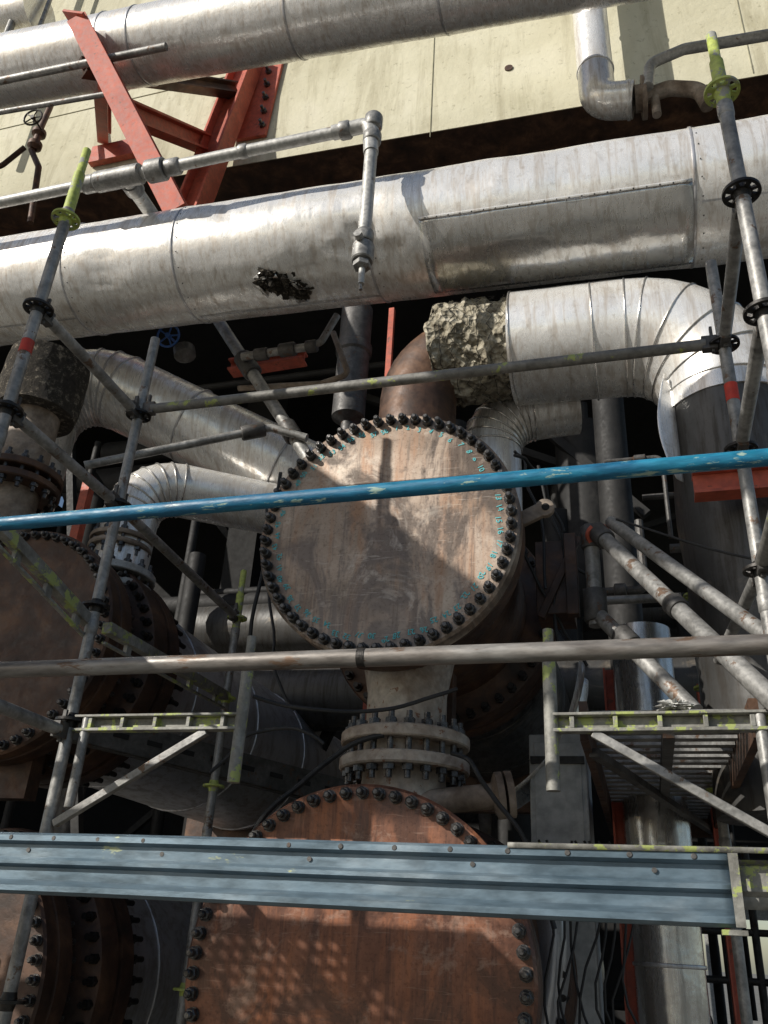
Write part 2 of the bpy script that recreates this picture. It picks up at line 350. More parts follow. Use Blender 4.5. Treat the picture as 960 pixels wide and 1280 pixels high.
a=Acc(); a.ibeam(sv(-4.95,5.22,8.15),(-4.12,5.72,7.95),.15,.2,.025); a.ibeam(sv(-5.3,5.2,8.6),(-5.75,5.9,8.75),.13,.17,.022); a.box((-5.55,5.95,8.5),(.35,.04,.14)); a.done('cross_members','red',g)
a=Acc(); a.ibeam(sv(-5.6,5.1,8.93),(-3.9,5.75,8.85),.14,.15,.02); a.done('pipe_shoe_beam','rust',g)
g=G('rusty_drain_pipe')
a=Acc(); a.sweep(fillet([(-6.4,5.6,9.9),(-6.2,5.4,8.8),(-6.2,5.35,8.0),(-5.95,5.3,7.6),(-5.8,5.3,6.7)],.1),.035,12); a.sweep(fillet([(-8,5.3,8.0),(-6.5,5.3,7.75),(-6.25,5.3,8.0)],.1),.03,12)
a.done('pipes','rust',g)
def wheel(parent,name,c,ax,R_,mat):
    a=Acc(); ax=V(ax).normalized(); u,w=frame(ax); c=V(c)
    ring=[c+(u*math.cos(t*math.pi/12)+w*math.sin(t*math.pi/12))*R_ for t in range(25)]
    a.sweep(ring,R_*.1,8,cap=False)
    for k in range(5): t=2*math.pi*k/5; a.tube(c,c+(u*math.cos(t)+w*math.sin(t))*R_,R_*.07,8)
    a.lathe(c-ax*.02,ax,[(R_*.22,0),(R_*.22,.04)],12); a.tube(c,c+ax*R_*1.6,R_*.1,8); return a.done(name,mat,parent)
wheel(g,'handwheel',(-6.05,5.1,8.2),(-.1,1,.1),.11,'black')
a=Acc(); a.lathe((-6.17,5.35,8.0),(0,0,1),[(.04,0),(.08,.04),(.08,.1),(.04,.14),(.04,.22),(.08,.25),(.08,.3)],16); a.done('valve_body','rust',g)
g=G('insulated_drop_pipe')
Acc().sweep(fillet([(.12,5.45,13),(.13,5.45,7.02),(.44,5.45,6.96)],.18,6),.165,32,.01).done('cladding','clad',g)
bands(g,'cladding_seams',[((.125,5.45,9),(0,0,1)),((.13,5.45,7.45),(0,0,1)),((.4,5.45,6.965),(1,0,-.1))],.167,'clad',.03,.006)
a=Acc(); a.lathe((.45,5.45,6.96),(1,0,0),[(.12,0),(.12,.06),(.19,.06),(.19,.1)],24); a.sweep(fillet([(.5,5.45,6.96),(.75,5.45,7.02),(1.0,5.45,6.92),(1.05,5.45,6.7)],.15),.07,14)
a.sweep(fillet([(.62,5.45,6.98),(.62,5.45,6.7)],.1),.04,12); a.done('rusty_hanger_casting','rustlt',g)
a=Acc(); a.sweep(fillet([(.56,5.3,6.9),(.6,5.3,7.2),(.9,5.3,7.3),(4,5.3,7.1)],.12),.05,14); a.done('bypass_tube','galv_lt',g)
# ---------------------------------------------------------------- conduit in front of header
g=G('galvanised_steam_conduit')
a=Acc()
a.sweep([(-6,3.3,4.43),(-1.4,3.3,4.45)],.038,20); a.sweep(fillet([(-1.5,3.3,4.45),(-1.26,3.3,4.46),(-1.24,3.3,4.2)],.06),.045,20); a.tube((-1.24,3.3,4.4),(-1.235,3.3,3.35),.038,20)
a.tube((-2.95,3.3,4.44),(-3.06,3.82,4.62),.05,20)
a.tube((-1.235,3.3,3.36),(-1.23,3.3,3.18),.018,12)
a.done('tubes','galv_lt',g)
a=Acc()
def sleeve(ac,c,ax,rr,L): ax=V(ax).normalized(); c=V(c); ac.lathe(c-ax*L/2,ax,[(rr*.9,0),(rr,.008),(rr,L-.008),(rr*.9,L)],20)
for c,ax,rr,L in(((-3.0,3.3,4.44),(1,0,0),.068,.34),((-3.22,3.3,4.44),(1,0,0),.06,.1),((-2.72,3.3,4.44),(1,0,0),.075,.13),((-2.6,3.3,4.44),(1,0,0),.055,.1),((-2.98,3.42,4.49),(-.1,.52,.18),.066,.12),((-1.42,3.3,4.45),(1,0,0),.056,.07),((-1.24,3.3,4.33),(0,0,1),.056,.07),((-1.235,3.3,3.52),(0,0,1),.052,.08),((-1.235,3.3,3.4),(0,0,1),.062,.12),((-1.24,3.3,4.47),(0,0,1),.055,.1),((-2.1,3.3,4.45),(1,0,0),.046,.06)): sleeve(a,c,ax,rr,L)
a.lathe((-1.235,3.3,3.33),(0,0,-1),[(.05,0),(.05,.03),(.03,.04)],6); a.lathe((-1.24,3.25,3.46),(0,-1,0),[(.025,0),(.025,.05)],6); a.tube((-1.24,3.3,3.22),(-1.23,3.3,3.14),.01,8)
a.done('fittings','galv',g)
# ---------------------------------------------------------------- scaffold
g=G('scaffold')
posts={'A':(-2.22,2.2,3.2,-1.55),'B':(-2.22,3.0,2.73,-1.55),'C':(.475,2.2,3.08,-1.55),'D':(.475,3.0,2.7,-1.55),'E':(-2.3,4.5,2.08,-1.55),'F':(.37,4.5,2.08,-1.55)}
tb=Acc(); tops=Acc(); sp=Acc(); ros=Acc(); yros=Acc(); rb=Acc(); wd=Acc()
def rosette(ac,x,y,z):
    ac.annulus((x,y,z-.005),(0,0,1),.026,.034,.01,24)
    ac.annulus((x,y,z-.0055),(0,0,1),.05,.061,.011,32)
    for k in range(8):
        t=2*math.pi*(k+.5)/8; c=V((x+.042*math.cos(t),y+.042*math.sin(t),z)); ac.box(c,(.011,.006 if k%2 else .009,.005),Matrix.Rotation(t,3,'Z'))
    ac.lathe((x,y,z-.03),(0,0,1),[(.0245,0),(.029,.02),(.029,.04),(.0245,.06)],20)
for k,(x,y,zt,zb) in posts.items():
    tz=zt-.42 if k in'AC' else zt
    if k in 'EF': tz=zt-.4
    tb.tube((x,y,zb),(x,y,tz),.0242,24)
    if tz<zt:
        tops.tube((x,y,tz),(x,y,zt-.16),.0243,24); tops.lathe((x,y,zt-.16),(0,0,1),[(.0243,0),(.019,.008),(.019,.155),(.016,.16)],20)
    for zc in (zt-.45,zt-1.6,zt-2.6): tb.lathe((x,y,zc),(0,0,1),[(.0245,0),(.0275,.005),(.0275,.06),(.0245,.065)],20)
    for i in range(9):
        z=2.76-.5*i
        if z<zt-.05 and z>zb+.2: rosette(yros if (i==0 and k in 'AC') or k in 'EF' else ros,x,y,z)
rb.tube((-2.22,2.2,2.03),(-2.22,2.2,2.09),.0255,24); rb.tube((.475,3,1.98),(.475,3,2.06),.0255,24)
def ledger(ac,a_,b_,r_=.0242,heads=True):
    a_=V(a_);b_=V(b_);t=(b_-a_).normalized(); ac.tube(a_+t*.07,b_-t*.07,r_,20)
    if heads:
        for p,s in((a_,1),(b_,-1)):
            c=p+t*s*.055
            R_=Matrix((t,V((0,0,1)).cross(t).normalized(),V((0,0,1)))).transposed()
            wd.box(c+V((0,0,.001)),(.03,.018,.032),R_); wd.box(c-t*s*.012+V((0,0,.02)),(.006,.009,.065),R_)
ledger(sp,(-2.22,3,2.29),(.475,3,2.27))
for z in(2.26,1.76,.71): ledger(tb,(-2.22,2.2,z),(-2.22,3,z))
ledger(tb,(.475,2.2,2.26),(.475,3,2.26)); ledger(tb,(.475,2.2,1.76),(.475,3,1.76)); ledger(sp,(.475,2.2,1.26),(.475,3,1.26)); ledger(tb,(-2.22,3,1.76),(-2.3,4.5,1.76)); ledger(tb,(.475,3,1.26),(.37,4.5,1.26)); ledger(tb,(.475,3,.3),(.37,4.5,.3))
ledger(tb,(.37,4.5,1.76),(-.2,4.5,1.76),heads=False)
tb.tube((-2.28,4.5,.45),(-1.5,4.5,.45),.0242,16)
tb.done('standards_and_ledgers','galv',g); tops.done('painted_post_tops','yel',g); sp.done('worn_ledgers','ledger',g); ros.done('rosettes','black',g); yros.done('painted_rosettes','yel',g); rb.done('red_bands','redband',g); wd.done('wedge_heads','galv_dk',g,.002)
a=Acc()
for (p,q) in(((-2.3,2.2,1.42),(-2.24,3.0,1.19)),((-2.2,3.08,1.19),(-2.28,4.45,1.26))):
    p=V(p);q=V(q); a.beam(p,q,.045,.05); a.beam(p-V((0,0,.07)),q-V((0,0,.07)),.02,.012)
    for k in(.15,.4,.65,.9): c=p.lerp(q,k); a.box(c-V((0,0,.045)),(.01,.02,.03))
a.done('painted_transoms','yelworn',g,.002)
def hop(nm,xs,xe,za):
    h=G(nm)
    a=Acc(); a.beam((xs,3,za),(xe,3,za),.045,.012); a.beam((xs,3,za+.055),(xe,3,za+.055),.045,.01); a.beam((xs,3.016,za+.028),(xe,3.016,za+.028),.004,.042)
    for k in range(5):
        x=xs+(xe-xs)*(k+.5)/5; a.box((x,3,za+.028),(.008,.016,.021))
    a.done('bracket_arm','yelworn',h,.002)
    a=Acc(); a.tube((xe,3,za-.2),(xe,3,za+.28),.0242,20); a.lathe((xe,3,za+.28),(0,0,1),[(.019,0),(.019,.09)],16); a.done('end_post','yelworn' ,h)
    a=Acc(); s=1 if xe>xs else -1
    a.beam((xs+s*.0,3,za-.36),(xe-s*.14,3,za-.008),.03,.03); a.tube((xs+s*.05,3,za-.3),(xs+s*.05,3,za+.06),.02,12); a.done('brace','galv',h,.003)
    return h
hop('scaffold_bracket',-2.19,-1.455,.72)
h2=hop('scaffold_bracket',.45,-.275,.70)
def coupler(ac,c,ax,r_=.0242):
    c=V(c); ax=V(ax).normalized(); ac.annulus(c-ax*.028,ax,r_+.0005,r_+.011,.056,24); u,w=frame(ax); ac.box(c+u*.03,(.02,.02,.024)); ac.tube(c+u*.05-w*.01,c+u*.02-w*.05,.008,8)
a=Acc(); a.add(*blob((.14,3.0,.782),(.05,.03,.014),4,.9)); a.done('dirty_rag','rag')
g=G('blue_scaffold_tube'); Acc().tube((-3.4,2.15,1.229),(2.2,2.15,1.229),.0245,28).done('tube','blue',g)
a=Acc(); coupler(a,(-2.22,2.19,1.229),(1,0,0)); coupler(a,(.475,2.19,1.229),(1,0,0)); a.done('couplers','galv_dk',g)
g=G('steel_scaffold_tube'); Acc().tube((-3.4,2.15,.707),(2.2,2.15,.707),.0255,28).done('tube','brown_tube',g)
a=Acc(); a.annulus((-.715,2.15,.707),(1,0,0),.0258,.0275,.022,24); a.done('black_tape','black',g)
g=G('steel_toe_board')
prof=[(2.14,.228),(2.095,.228),(2.086,.221),(2.086,.207),(2.106,.199),(2.106,.168),(2.088,.16),(2.088,.15),(2.108,.142),(2.108,.112),(2.094,.103),(2.084,.097),(2.084,.084),(2.096,.077),(2.14,.077)]
def extr(prof,xa,xb,tk=.003,nx=90):
    vs=[];fs=[];n=len(prof)
    for i in range(nx+1):
        x=xa+(xb-xa)*i/nx
        for (y,z) in prof: vs.append((x,y+.005*noise.noise(V((x*2.4,z*9,0)))+.002*noise.noise(V((x*9,z*12,0))),z+.003*noise.noise(V((x*1.3,5,0)))))
    for i in range(nx):
        for k in range(n-1): fs.append((i*n+k,i*n+k+1,(i+1)*n+k+1,(i+1)*n+k))
    return vs,fs
a=Acc(); a.add(*extr(prof,-3.2,.19)); o=a.done('board','bluesteel',g,ang=25); s=o.modifiers.new('s','SOLIDIFY'); s.thickness=.003
prof2=[(2.15,.236),(2.1,.236),(2.082,.233),(2.082,.222)]
a=Acc(); a.add(*extr(prof2,-.3,1.4)); o=a.done('overlapping_board','yelworn',g,ang=25); s=o.modifiers.new('s','SOLIDIFY'); s.thickness=.003
prof3=[(2.15,.215),(2.125,.2),(2.125,.15),(2.14,.14),(2.14,.115)]
a=Acc(); a.add(*extr(prof3,.0,1.4)); o=a.done('next_board','yelworn',g,ang=25); s=o.modifiers.new('s','SOLIDIFY'); s.thickness=.003
a=Acc()
for i in range(24):
    x=-3+i*.135
    a.lathe((x,2.0865,.214),(0,-1,0),[(.007,0),(.005,.002)],10)
    if i%3==1: a.lathe((x+.05,2.1055,.185),(0,-1,0),[(.006,0),(.006,.002)],10)
a.done('drain_dimples','galv_dk',g)
a=Acc()
a.box((.183,2.081,.15),(.01,.002,.072)); a.box((.17,2.1,.068),(.025,.02,.005)); a.done('end_hook','yelworn',g)
a=Acc(); a.add([(-3.2,2.14,.18),(.19,2.14,.18),(.19,2.42,.18),(-3.2,2.42,.18)],[(0,1,2,3)]); o=a.done('plank_deck','galv_dk',g); s=o.modifiers.new('s','SOLIDIFY'); s.thickness=.004
# ---------------------------------------------------------------- heat exchangers
def exchanger(c,R,cover,shellmat,nb,barrel='rust',y1=9.5,bl=1.15,sr=.06):
    x,y,z=c; g=G('shell_and_tube_heat_exchanger')
    a=Acc(); a.lathe((x,y,z),(0,1,0),[(R-.012,0),(R,.012),(R,.088),(R-.008,.095)],128); a.done('channel_cover',cover,g)
    a=Acc(); a.lathe((x,y+.108,z),(0,1,0),[(R-.02,0),(R-.005,.01),(R-.005,.11),(R-.02,.12),(R-.11,.2)],96); a.lathe((x,y+.09,z),(0,1,0),[(R-.07,0),(R-.07,.03)],64)
    a.done('channel_flange','rust',g)
    rb_=R-.11
    a=Acc(); a.sweep(subdiv([(x,y+.2,z),(x,y+bl,z)],.1),rb_,72,.004); a.lathe((x,y+bl-.05,z),(0,1,0),[(rb_,0),(R+.02,.06),(R+.03,.09),(R+.03,.2),(rb_,.21)],96); a.lathe((x,y+bl+.18,z),(0,1,0),[(rb_,0),(R+.03,.005),(R+.03,.12),(rb_,.16)],96)
    a.done('channel_barrel',barrel,g)
    a=Acc(); rc=R-.038
    for k in range(nb):
        t=2*math.pi*(k+.5)/nb; px,pz=x+rc*math.cos(t),z+rc*math.sin(t); j=random.uniform(-.008,.008)
        a.lathe((px,y-.001,pz),(0,-1,0),[(.026,0),(.026,.005)],16)
        a.lathe((px,y-.006,pz),(0,-1,0),[(.0235,0),(.024,.004),(.024,.024),(.019,.028)],6,random.random())
        a.lathe((px,y-.03,pz),(0,-1,0),[(.014,0),(.014,.024+j),(.009,.03+j)],12)
        a.lathe((px,y+.2,pz),(0,1,0),[(.026,0),(.026,.03)],6); a.tube((px,y+.09,pz),(px,y+.28,pz),.015,10)
    a.done('cover_studs','nut',g)
    a=Acc(); rc=R-.01
    for k in range(44):
        t=2*math.pi*(k+.3)/44; px,pz=x+rc*math.cos(t),z+rc*math.sin(t)
        a.lathe((px,y+bl+.005,pz),(0,-1,0),[(.026,0),(.026,.03)],6); a.tube((px,y+bl-.07,pz),(px,y+bl+.45,pz),.0155,10); a.lathe((px,y+bl+.34,pz),(0,1,0),[(.026,0),(.026,.03)],6)
    a.done('shell_studs','black',g)
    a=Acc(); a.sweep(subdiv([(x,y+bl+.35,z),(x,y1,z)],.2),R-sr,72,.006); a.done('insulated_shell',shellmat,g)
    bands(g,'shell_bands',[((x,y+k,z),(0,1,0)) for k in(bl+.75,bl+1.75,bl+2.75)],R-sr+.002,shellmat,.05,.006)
    a=Acc(); a.box((x,y+bl*.65,z-R-.0),(R*.3,.05,.16)) ; a.box((x,y+3.3,z-R),(R*.7,.06,.16)); a.done('saddles','rust',g)
    return g
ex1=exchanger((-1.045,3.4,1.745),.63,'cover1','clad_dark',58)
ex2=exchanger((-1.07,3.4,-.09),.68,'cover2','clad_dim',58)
ex3=exchanger((-3.32,3.75,1.42),.66,'rust','clad_mid',52,bl=.42)
ex4=exchanger((-3.32,3.75,-.25),.7,'rust','clad_mid',52,bl=.42)
for i in range(58):
    t=math.pi/2-2*math.pi*(i+.5)/58
    c=bpy.data.curves.new('number','FONT'); c.body=str(i+1); c.size=.036; c.align_x='CENTER'; c.align_y='CENTER'; c.offset=.0004; c.shear=random.uniform(-.3,.4)
    o=bpy.data.objects.new('bolt_number',c); sc.collection.objects.link(o); o.data.materials.append(M['teal']); o.parent=ex1
    rr=.537+random.uniform(-.012,.012); o.location=(-1.045+rr*math.cos(t),3.397,1.745+rr*math.sin(t)); o.rotation_euler=(math.pi/2,-(t-math.pi/2)+random.uniform(-.3,.3),0)
a=Acc(); a.beam((-.46,3.56,1.80),(-.33,3.56,1.86),.03,.07); a.lathe((-.32,3.545,1.865),(0,1,0),[(.045,0),(.045,.03)],20); a.done('lifting_lug','rustlt',ex1,.003)
a=Acc(); a.lathe((-.315,3.54,1.865),(0,1,0),[(.018,0),(.018,.042)],16); a.done('lug_eye','dark',ex1)
a=Acc(); a.box((-.33,4.15,1.72),(.09,.12,.2)); a.box((-.24,4.02,1.72),(.03,.03,.22)); a.beam((-.4,4.03,1.5),(-.2,4.03,1.93),.03,.04); a.done('guide_bracket','rust',ex1,.004)
g=G('flanged_nozzle')
a=Acc(); a.lathe((-1.03,3.88,0.45),(0,0,1),[(.24,0),(.2,.12),(.19,.28)],40); a.lathe((-1.03,3.88,.88),(0,0,1),[(.19,0),(.19,.2),(.23,.4)],40); a.done('neck','noz',g)
flange_pair(g,'flanges',(-1.03,3.88,.80),(0,0,1),.3,.055,.06,20,'noz',br=.014)
a=Acc(); a.tube((-1.0,3.75,.56),(-.6,3.85,.62),.055,20); a.lathe((-.62,3.845,.617),(1,.25,.15),[(.055,0),(.1,.02),(.1,.05)],24); a.lathe((-.56,3.86,.626),(1,.25,.15),[(.1,0),(.1,.03)],24); a.done('side_drain','rustlt',g)
g=G('insulated_pipe_elbow')
a=Acc(); a.sweep(fillet([(-1.12,4.15,2.2),(-1.12,4.2,3.33),(-.6,4.2,3.33)],.34,10),.235,40,.01); a.lathe((-1.12,4.15,2.45),(0,0,1),[(.34,0),(.34,.06),(.24,.09)],40); a.done('bare_steel_elbow','rust',g)
def woolsweep(path,r_,amp,seed):
    ac=Acc(); P=subdiv(path,.015); ac.sweep(P,r_,90,0); out=[]
    for v in ac.v:
        v=V(v); q=noise.noise(v*4+V((seed,0,0)))*amp+noise.noise(v*13)*amp*.6+noise.noise(v*33)*amp*.4+noise.noise(v*70)*amp*.2
        cen=V((v.x,4.2,3.33)); d=(v-cen); out.append(v+d.normalized()*q+V((noise.noise(v*7)*amp*1.3,0,0)))
    ac.v=[tuple(v) for v in out]; return ac
woolsweep([(-.99,4.2,3.34),(-.5,4.2,3.32)],.305,.06,3).done('torn_mineral_wool','wool',g,ang=80)
a=Acc()
for k in range(6):
    x=-.93+.075*k; ring=[V((x+.02*math.sin(t*3+k),4.2+.325*math.cos(t*math.pi/20),3.335+.325*math.sin(t*math.pi/20))) for t in range(41)]
    a.sweep(ring,.002,5,cap=False)
a.done('tie_wire','black',g)
pth=fillet([(-.53,4.2,3.32),(.63,4.2,3.28),(.66,4.25,.6)],.52,9)
full=subdiv(pth,.1); cut=[i for i,p in enumerate(full) if p.z<2.72][0]
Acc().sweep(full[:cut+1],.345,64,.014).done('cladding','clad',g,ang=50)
Acc().sweep(subdiv(full[cut:],.05),.335,64,.035).done('lower_leg_cladding','clad_dark',g,ang=50)  # leg coloured darker than the elbow so it looks shaded
bb=[((-.52,4.2,3.32),(1,0,0)),((-.05,4.2,3.3),(1,0,0))]
for i in range(1,len(pth)-1):
    if i%2==0 or i in(1,10): bb.append((pth[i],(pth[i+1]-pth[i-1])))
bands(g,'gore_seams',bb,.348,'clad_smooth',.012,.004)
def sheet(nm,fn,nu,nv,mat,parent=None):
    vs=[];fs=[]
    for i in range(nu+1):
        for j in range(nv+1): vs.append(fn(i/nu,j/nv))
    for i in range(nu):
        for j in range(nv): fs.append((i*(nv+1)+j,i*(nv+1)+j+1,(i+1)*(nv+1)+j+1,(i+1)*(nv+1)+j))
    a=Acc(); a.add(vs,fs); o=a.done(nm,mat,parent,ang=80); s=o.modifiers.new('s','SOLIDIFY'); s.thickness=.003; return o
sheet('sprung_cladding_flap',lambda u,v:(.66-.36*math.cos(.5-.3*v)-.06*v*math.sin(u*3.14),4.2-.36*math.sin(.5+.1*v)-.02*v,2.85-.65*u),14,5,'clad',g)
g=G('insulated_branch_pipe')
pth=fillet([(-.74,4.62,2.0),(-.74,4.62,3.12),(-.2,4.7,3.2)],.3,7)
Acc().sweep(pth,.19,40).done('cladding','clad',g,ang=12)
bands(g,'gore_seams',[(pth[i],pth[i+1]-pth[i-1]) for i in range(1,len(pth)-1)],.192,'clad_smooth',.014,.005)
g=G('insulated_transfer_pipe')
pth=fillet([(-4.2,4.45,2.75),(-4.2,4.5,4.02),(-1.9,5.3,2.95)],.42,9)
Acc().sweep(subdiv(pth,.15),.3,56,.012).done('cladding','clad',g,ang=40)
bands(g,'gore_seams',[(pth[i],pth[i+1]-pth[i-1]) for i in range(1,len(pth)-1)]+[(V((-3.1,4.88,3.51)),V((2.3,.8,-1.07))),(V((-2.4,5.12,3.18)),V((2.3,.8,-1.07)))],.302,'clad_mid',.018,.006)
g=G('insulated_outlet_pipe')
pth=fillet([(-3.1,4.3,1.5),(-3.1,4.35,2.72),(-2.0,5.2,2.75)],.3,7)
Acc().sweep(pth,.185,40).done('cladding','clad',g,ang=12)
bands(g,'gore_seams',[(pth[i],pth[i+1]-pth[i-1]) for i in range(1,len(pth)-1)],.187,'clad_smooth',.014,.005)
flange_pair(g,'flanges',(-3.1,4.3,1.95),(0,0,1),.26,.05,.05,14,'galv_lt',br=.013)
flange_pair(g,'lower_flanges',(-3.1,4.3,2.22),(0,0,1),.2,.03,.03,10,'rustlt',br=.012)
g=G('rusty_inlet_pipe')
a=Acc(); a.sweep([(-3.78,4.0,1.9),(-3.78,4.0,3.4)],.165,36,.01); a.done('pipe','rustlt',g)
flange_pair(g,'flanges',(-3.78,4.0,2.58),(0,0,1),.29,.05,.04,16,'rust',br=.014)
ac=Acc(); ac.sweep(subdiv([(-3.78,4,3.1),(-3.78,4,3.55)],.03),.27,48,.1); ac.done('charred_lagging','woold',g)
g=G('small_bore_steam_trap_line')
a=Acc(); a.sweep([(-2.85,4.5,4.25),(-1.9,4.5,2.8)],.045,16); a.tube((-2.5,4.4,3.72),(-1.95,4.4,3.73),.03,14); a.sweep(fillet([(-2.0,4.4,3.72),(-1.9,4.4,3.76),(-1.8,4.4,3.98)],.05),.026,12); a.sweep(fillet([(-3.2,3.9,2.6),(-2.2,4.4,3.08),(-1.95,4.45,3.0)],.05),.028,14)
a.done('pipes','galv',g)
a=Acc()
for c,ax,rr,L in(((-2.5,4.5,3.72),(.95,0,-1.45),.07,.2),((-2.1,4.5,3.1),(.95,0,-1.45),.065,.14),((-2.35,4.4,3.72),(1,0,0),.045,.1),((-2.15,4.4,3.73),(1,0,0),.05,.12),((-1.97,4.4,3.73),(1,0,0),.045,.08),((-2.3,4.35,3.03),(1,.5,.47),.05,.16)): sleeve(a,c,ax,rr,L)
a.lathe((-3.0,4.4,3.9),(.3,0,-1),[(.04,0),(.08,.03),(.08,.1),(.03,.14)],14)
a.done('fittings','galv_dk',g)
wheel(g,'handwheel',(-3.08,4.3,3.93),(-.1,1,.3),.085,'bluewheel')
a=Acc(); a.sweep(fillet([(-2.6,4.6,3.6),(-1.95,4.6,3.55),(-1.75,4.6,3.6),(-1.9,4.6,4.0)],.05),.022,10); a.done('copper_tracer','rustlt',g)
g=G('grey_relief_line')
a=Acc(); a.sweep(fillet([(-.13,3.9,1.4),(-.13,3.9,1.93),(.46,2.95,.76)],.05,5),.036,20); a.tube((-.03,3.86,1.92),(.5,3.0,.98),.03,16); a.tube((-.13,3.9,1.47),(.24,3.55,.9),.036,18); a.done('tubes','galv',g)
a=Acc()
for c,ax,rr,L in(((-.13,3.9,1.86),(0,0,1),.05,.12),((-.13,3.9,1.5),(0,0,1),.055,.16),((-.08,3.82,1.83),(.59,-.95,-1.17),.05,.12),((.2,3.37,1.28),(.59,-.95,-1.17),.046,.07),((0,3.78,1.29),(.37,-.35,-.57),.048,.1)): sleeve(a,c,ax,rr,L)
a.done('couplings','galv_dk',g)
a=Acc(); a.annulus((-.1,3.86,1.86),(.59,-.95,-1.17),.037,.06,.03,20); a.done('red_clamp','red',g)
g=G('red_steel_frame')
a=Acc(); a.ibeam((.36,3.74,2.02),(2.0,3.74,2.02),.1,.13,.015); a.ibeam((-.1,5.1,GZ),(-.1,5.1,1.55),.1,.1,.012,(1,0,0)); a.ibeam((.42,5.3,GZ),(.42,5.3,1.5),.08,.08,.01,(1,0,0))
a.ibeam((-2.75,4.7,3.88),(-2.15,4.7,3.9),.12,.1,.015); a.beam((-2.3,4.7,3.9),(-2.3,4.7,4.6),.12,.03)
a.beam((-1.9,6,0),(-1.9,6,5.4),.05,.05,(1,0,0)); a.beam((-1.4,6.2,3),(-1.4,6.2,5.4),.05,.05,(1,0,0)); a.beam((-4.5,5.6,1),(-4.5,5.6,3.6),.08,.08,(1,0,0))
a.beam((-2.6,4.5,.38),(-1.9,4.9,.36),.06,.08)
a.done('members','red',g)
g=G('access_platform')
a=Acc()
for x in(-.17,.40): a.beam((x,3.1,.76),(x,5.7,.76),.03,.14)
a.beam((-.17,5.7,.76),(.4,5.7,.76),.03,.14); a.done('side_rails','rust',g)
a=Acc()
for k in range(22): y=3.2+k*.115; a.box((.115,y,.80),(.265,.03,.012))
a.done('slats','galv',g)
a=Acc(); a.beam((.115,3.1,.72),(.115,5.7,.72),.04,.05); a.beam((-.15,3.3,.69),(.38,5.4,.69),.035,.03); a.done('bracing','galv_dk',g)
g=G('equipment_cabinet')
a=Acc(); a.box((-.43,5.2,.3),(.16,.2,.85)); a.done('housing','cream',g,.008)
a=Acc(); a.box((-.43,4.995,.3),(.13,.004,.8)); a.done('door','cream',g,.002)
a=Acc(); a.box((-.33,4.985,.3),(.01,.01,.06)); a.box((-.43,4.99,1.0),(.15,.02,.02)); a.done('latch','black',g)
g=G('insulated_riser_pipe')
Acc().sweep(subdiv([(.08,5.0,GZ),(.08,5.0,1.75)],.1),.17,40,.01).done('cladding','clad_smooth',g)
bands(g,'seams',[((.08,5,z),(0,0,1)) for z in(-.7,0,.5,1.2)],.172,'clad_mid',.02,.005)
sheet('loose_cladding_sheet',lambda u,v:(-1.02+(.74+.03*math.sin(v*9))*math.cos(-1.35+1.3*u),4.95+.5*v+.02*math.sin(u*14),1.62+(.86+.03*math.sin(v*7+u*5))*math.sin(-1.35+1.3*u)),24,10,'clad')
sheet('loose_cladding_sheet',lambda u,v:(-.75+.35*v+.04*math.sin(u*8),4.55+.1*math.sin(v*6),.35-1.4*u),16,10,'clad_mid')
g=G('perforated_cable_tray')
a=Acc(); a.beam((-2.9,3.9,.98),(-1.8,5.3,.86),.012,.16); a.beam((-2.93,3.93,1.06),(-1.83,5.33,.94),.06,.012); a.beam((-2.93,3.93,.9),(-1.83,5.33,.78),.06,.012); a.done('tray','galv_dk',g)
a=Acc(); t=V((1.1,1.4,-.12)).normalized(); nn=V((1.4,-1.1,0)).normalized()
for k in range(9): p=V((-2.9,3.9,.98)).lerp(V((-1.8,5.3,.86)),(k+.5)/9)+nn*.0065; R_=Matrix((t,nn,t.cross(nn))).transposed(); a.box(p,(.045,.003,.014),R_)
a.done('slots','dark',g)
g=G('hanging_cables')
a=Acc()
def cable(p,q,sag,r_=.008,n=18,wob=.04):
    p=V(p);q=V(q); pts=[]
    for i in range(n+1):
        t=i/n; c=p.lerp(q,t)-V((0,0,sag*4*t*(1-t)))+V((noise.noise(V((t*4,sag*9,p.x))),noise.noise(V((t*4,p.y,9))),0))*wob; pts.append(c)
    a.sweep(pts,r_,8)
cable((-.5,3.9,2.4),(-.35,3.9,1.6),-.2); cable((-.6,3.8,2.3),(-.2,4.2,1.3),.1); cable((-1.9,3.9,2.2),(-1.5,3.6,.95),.25); cable((-1.55,3.3,.93),(-.7,3.5,1.0),.08,.009)
for i in range(9): cable((-.55+.05*i,4.3,.5),(-.2+.04*i,4.4,-1.4),random.uniform(-.3,.3),.006,18,.2)
cable((-2.0,4.2,2.6),(-2.05,4.2,1.2),-.15,.012); cable((-1.75,3.35,.62),(-1.25,3.4,.75),-.12,.008); cable((-3.4,3.2,.3),(-2.9,3.3,-1.2),-.1,.01)
cable((.0,3.8,1.9),(1.2,3.2,1.2),.05,.006)
cable((-.48,3.7,2.25),(-.28,4.0,1.95),-.12,.009); cable((-.28,4.0,1.95),(-.36,4.1,1.2),.1,.009); cable((-.45,4.4,2.6),(-.1,4.6,1.9),.2,.01)
